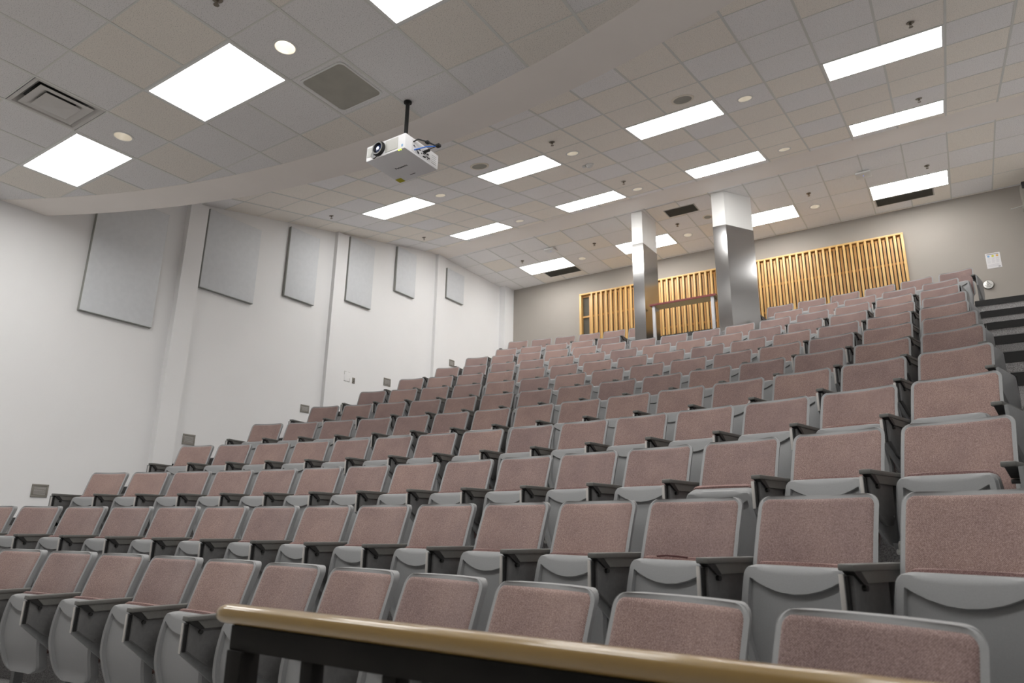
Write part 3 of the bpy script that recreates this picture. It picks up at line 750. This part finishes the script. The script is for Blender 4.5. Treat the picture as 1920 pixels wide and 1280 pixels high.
def pan_mesh():
    mb = MB(); zt, zb = .600, .150
    U = [-1, -.985, -.95, -.88, -.84, -.82, -.70, -.5, -.25, 0, .25, .5, .70, .82, .84, .88, .95, .985, 1]
    rows = []
    def arc(u): a = min(1, abs(u)/.82); return .555 - .048*(1-a*a)
    for i in range(24):
        row = []
        for u in U:
            au = arc(u)
            if i <= 6: z = lerp(zt, au, (i/6)**1.0)
            elif i == 7: z = au-.004
            else: z = lerp(au-.004, zb, (i-7)/16)
            R = .036; Rb = .07
            w = pan_w(z); e = 0
            if z > zt-R: e = R-math.sqrt(max(0, R*R-(z-zt+R)**2))
            if z < zb+Rb: e = max(e, (Rb-math.sqrt(max(0, Rb*Rb-(zb+Rb-z)**2))))
            w -= e
            y = pan_front(z)
            if i >= 7 and abs(u) <= .82 and z > zb+.0: y += .019*min(1, (z-zb)/.05)
            if i == 0: y += .010
            if abs(u) >= .985: y += .012
            row.append((u*w, y, z-(.012 if False else 0)))
        rows.append(row)
    back = []
    for r in rows: back.append([(x*.985, pan_front(z)+.060, z) for x, y, z in r])
    mb.solid(rows, back, True); return mb.mesh('seat_pan', m_shell)
def seat_cushion_mesh():
    mb = MB(); zt, zb = .612, .26; Fg = []; Bg = []
    for i, z in enumerate(zlist(zb, zt, .045)):
        w = pan_w(min(z, .6))*.955; R = .045
        if z > zt-R: w -= (R-math.sqrt(max(0, R*R-(z-zt+R)**2)))*.8
        if z < zb+R: w -= (R-math.sqrt(max(0, R*R-(zb+R-z)**2)))
        y0 = pan_front(min(z, .6))+.058
        tt = (z-zb)/(zt-zb)
        th = .085*(math.sin(math.pi*min(1, max(0, tt*.88+.10))))**.5
        Fg.append([(u*w, y0, z - (.004*u*u)) for u in US])
        Bg.append([(u*w, y0+th*(1 if abs(u) < .9 else (.9 if abs(u) < .97 else .5)) , z) for u in US])
    mb.solid(Fg, Bg); return mb.mesh('seat_cushion', m_fab2)
def arm_meshes():
    me = {}
    mb = MB(); mb.box(-.026, .028, -.43, -.07, .600, .622, .005); mb.prism([(-.345, .600), (-.375, .600), (-.335, .562), (-.10, .562), (-.085, .600)], 'X', -.018, .022)
    me['armrest'] = mb.mesh('armrest', m_shell2)
    mb = MB(); mb.prism([(-.425, .600), (-.378, .600), (-.338, .560), (-.365, .560)], 'X', -.014, .024); mb.lathe([(.010, -.016), (.010, .026)], (0, -.352, .548), 10, 'X', cap0=True, cap1=True)
    me['tablet_hinge'] = mb.mesh('tablet_hinge', m_dark)
    mb = MB(); mb.prism([(-.425, .592), (-.425, .452), (-.235, .295), (-.205, .285), (-.150, .292), (-.105, .340), (-.095, .592)], 'X', -.026, -.010, .003); mb.mi = 1; mb.box(-.027, -.011, -.4285, -.4245, .455, .590, .0015)
    me['side_panel'] = mb.mesh('side_panel', [m_standard, m_lightedge])
    mb = MB(); mb.box(-.0098, -.0015, -.422, -.405, .462, .585); me['tablet_slot'] = mb.mesh('tablet_slot', m_dark)
    mb = MB(); mb.prism([(-.406, .590), (-.406, .465), (-.300, .392), (-.262, .374), (-.215, .378), (-.180, .415), (-.168, .590)], 'X', -.0098, .012, .003)
    mb.lathe([(.005, .011), (.004, .015)], (0, -.300, .410), 8, 'X', cap1=True); mb.lathe([(.005, .011), (.004, .015)], (0, -.200, .42), 8, 'X', cap1=True)
    me['folded_tablet'] = mb.mesh('folded_tablet', m_plate)
    mb = MB(); mb.box(-.020, .020, -.125, -.065, .0, .600, .004); mb.box(-.035, .035, -.20, .02, 0, .012, .002); mb.prism([(-.20, .30), (-.10, .30), (-.10, .18)], 'X', -.010, .010)
    me['leg'] = mb.mesh('leg', m_standard)
    mb = MB(); mb.lathe([(.001, 0), (.013, 0), (.013, .075), (.001, .075)], (.0, -.185, .262), 12, 'X'); mb.lathe([(.001, 0), (.026, 0), (.026, .018), (.001, .018)], (.012, -.175, .285), 14, 'X')
    me['pivot_bracket'] = mb.mesh('pivot_bracket', m_pivot)
    mb = MB(); mb.prism([(-.425, .600), (-.425, .445), (-.20, .27), (-.09, .27), (-.045, .40), (-.045, .585), (-.07, .600)], 'X', .030, .050, .004)
    me['end_panel'] = mb.mesh('end_panel', m_standard)
    return me
ARM = arm_meshes()
D = {}
def part(nm, me, par, loc=(0, 0, 0), rx=0):
    o = bpy.data.objects.new(nm, me); C.objects.link(o); o.parent = par; o.location = loc; o.rotation_euler = (rx, 0, 0); return o
def build_seat():
    t = thing('auditorium_seat', '', 'seat', group='mauve tip-up seats in curved rows')
    b = part('backrest', backrest_mesh(), t); part('back_cushion', back_cushion_mesh(), b)
    p = part('seat_pan', pan_mesh(), t); part('seat_cushion', seat_cushion_mesh(), p)
    for nm in ('armrest', 'tablet_hinge', 'side_panel', 'tablet_slot', 'folded_tablet', 'leg', 'pivot_bracket'):
        part(nm, ARM[nm], t, (-.275, 0, 0))
    return t
proto = build_seat()
ORD = ['first', 'second', 'third', 'fourth', 'fifth', 'sixth', 'seventh', 'eighth', 'ninth', 'tenth', 'eleventh', 'twelfth', 'thirteenth', 'fourteenth', 'fifteenth', 'sixteenth']
ROWN = ['front', 'second', 'third', 'fourth', 'fifth', 'sixth', 'seventh', 'eighth', 'ninth', 'tenth', 'eleventh', 'topmost']
def row_indices(k):
    if k == 0: return [list(range(-7, 7))]
    if k <= 9: return [list(range(0, 15))]
    if k == 10: return [list(range(0, 5)), list(range(10, 15))]
    return [list(range(0, 6)), list(range(10, 16))]
SPECIAL = {(1, 12): 'seat with torn cushion', (1, 13): 'seat with torn back corner', (2, 12): 'half lowered seat', (4, 5): 'partly lowered seat'}
random.seed(11)
for k in range(12):
    R, zt, ph = ROWS[k]
    for bi, block in enumerate(row_indices(k)):
        for q, idx in enumerate(block):
            th = ph + (idx-.435)*W_SEAT/R
            s = copy_tree(proto)
            s.location = (RC[0]+R*math.sin(th), RC[1]+R*math.cos(th), FLOOR[k]); s.rotation_euler = (0, 0, -th)
            nm = ROWN[k]
            base = 'mauve seat' if (k, idx) not in SPECIAL else 'mauve ' + SPECIAL[(k, idx)]
            if k <= 1:
                pos = ORD[len(block)-1-q] + ' from right end of ' + nm + ' row' + (' from front' if k else '')
            elif k >= 10:
                side = 'left' if bi == 0 else 'right'
                pos = ORD[q] + ' from left in ' + side + '-hand part of ' + nm + ' row'
            else:
                pos = ORD[q] + ' from left end of ' + nm + ' row from front'
            s['label'] = base + ', ' + pos
            pan = [c for c in s.children if c.name.startswith('seat_pan')][0]
            a = random.uniform(-.02, .035)
            if (k, idx) == (2, 12): a = .42
            if (k, idx) == (4, 5): a = .35
            if (k, idx) in ((3, 13), (2, 14)): a = .12
            # tip about the hinge at y -.20, z .40
            piv = Vector((0, -.19, .36)); m = Matrix.Translation(piv) @ Matrix.Rotation(a, 4, 'X') @ Matrix.Translation(-piv)
            pan.location = m.translation; pan.rotation_euler = (a, 0, 0)
            if q == len(block)-1:
                for nm2 in ('armrest', 'tablet_hinge', 'leg', 'end_panel'):
                    part(nm2, ARM[nm2], s, (.275, 0, 0))
            if q == 0:
                part('end_panel', ARM['end_panel'], s, (-.275-.078, 0, 0))
            if (k, idx) == (1, 12):
                mb = MB(); mb.tube([(-.08, -.232, .613), (-.03, -.235, .617), (.03, -.236, .615), (.07, -.233, .612)], .0035, 6); mb.obj('torn_edge', mat('dark_red_tear', (.07, .02, .02), .9), s)
            if (k, idx) == (1, 13):
                mb = MB(); mb.tube([(.150, -.054, .815), (.180, -.060, .818), (.205, -.066, .818)], .0016, 6); mb.obj('fabric_tear', bpy.data.materials.get('dark_red_tear') or m_ink, s)
for o in list(proto.children_recursive) + [proto]:
    bpy.data.objects.remove(o)
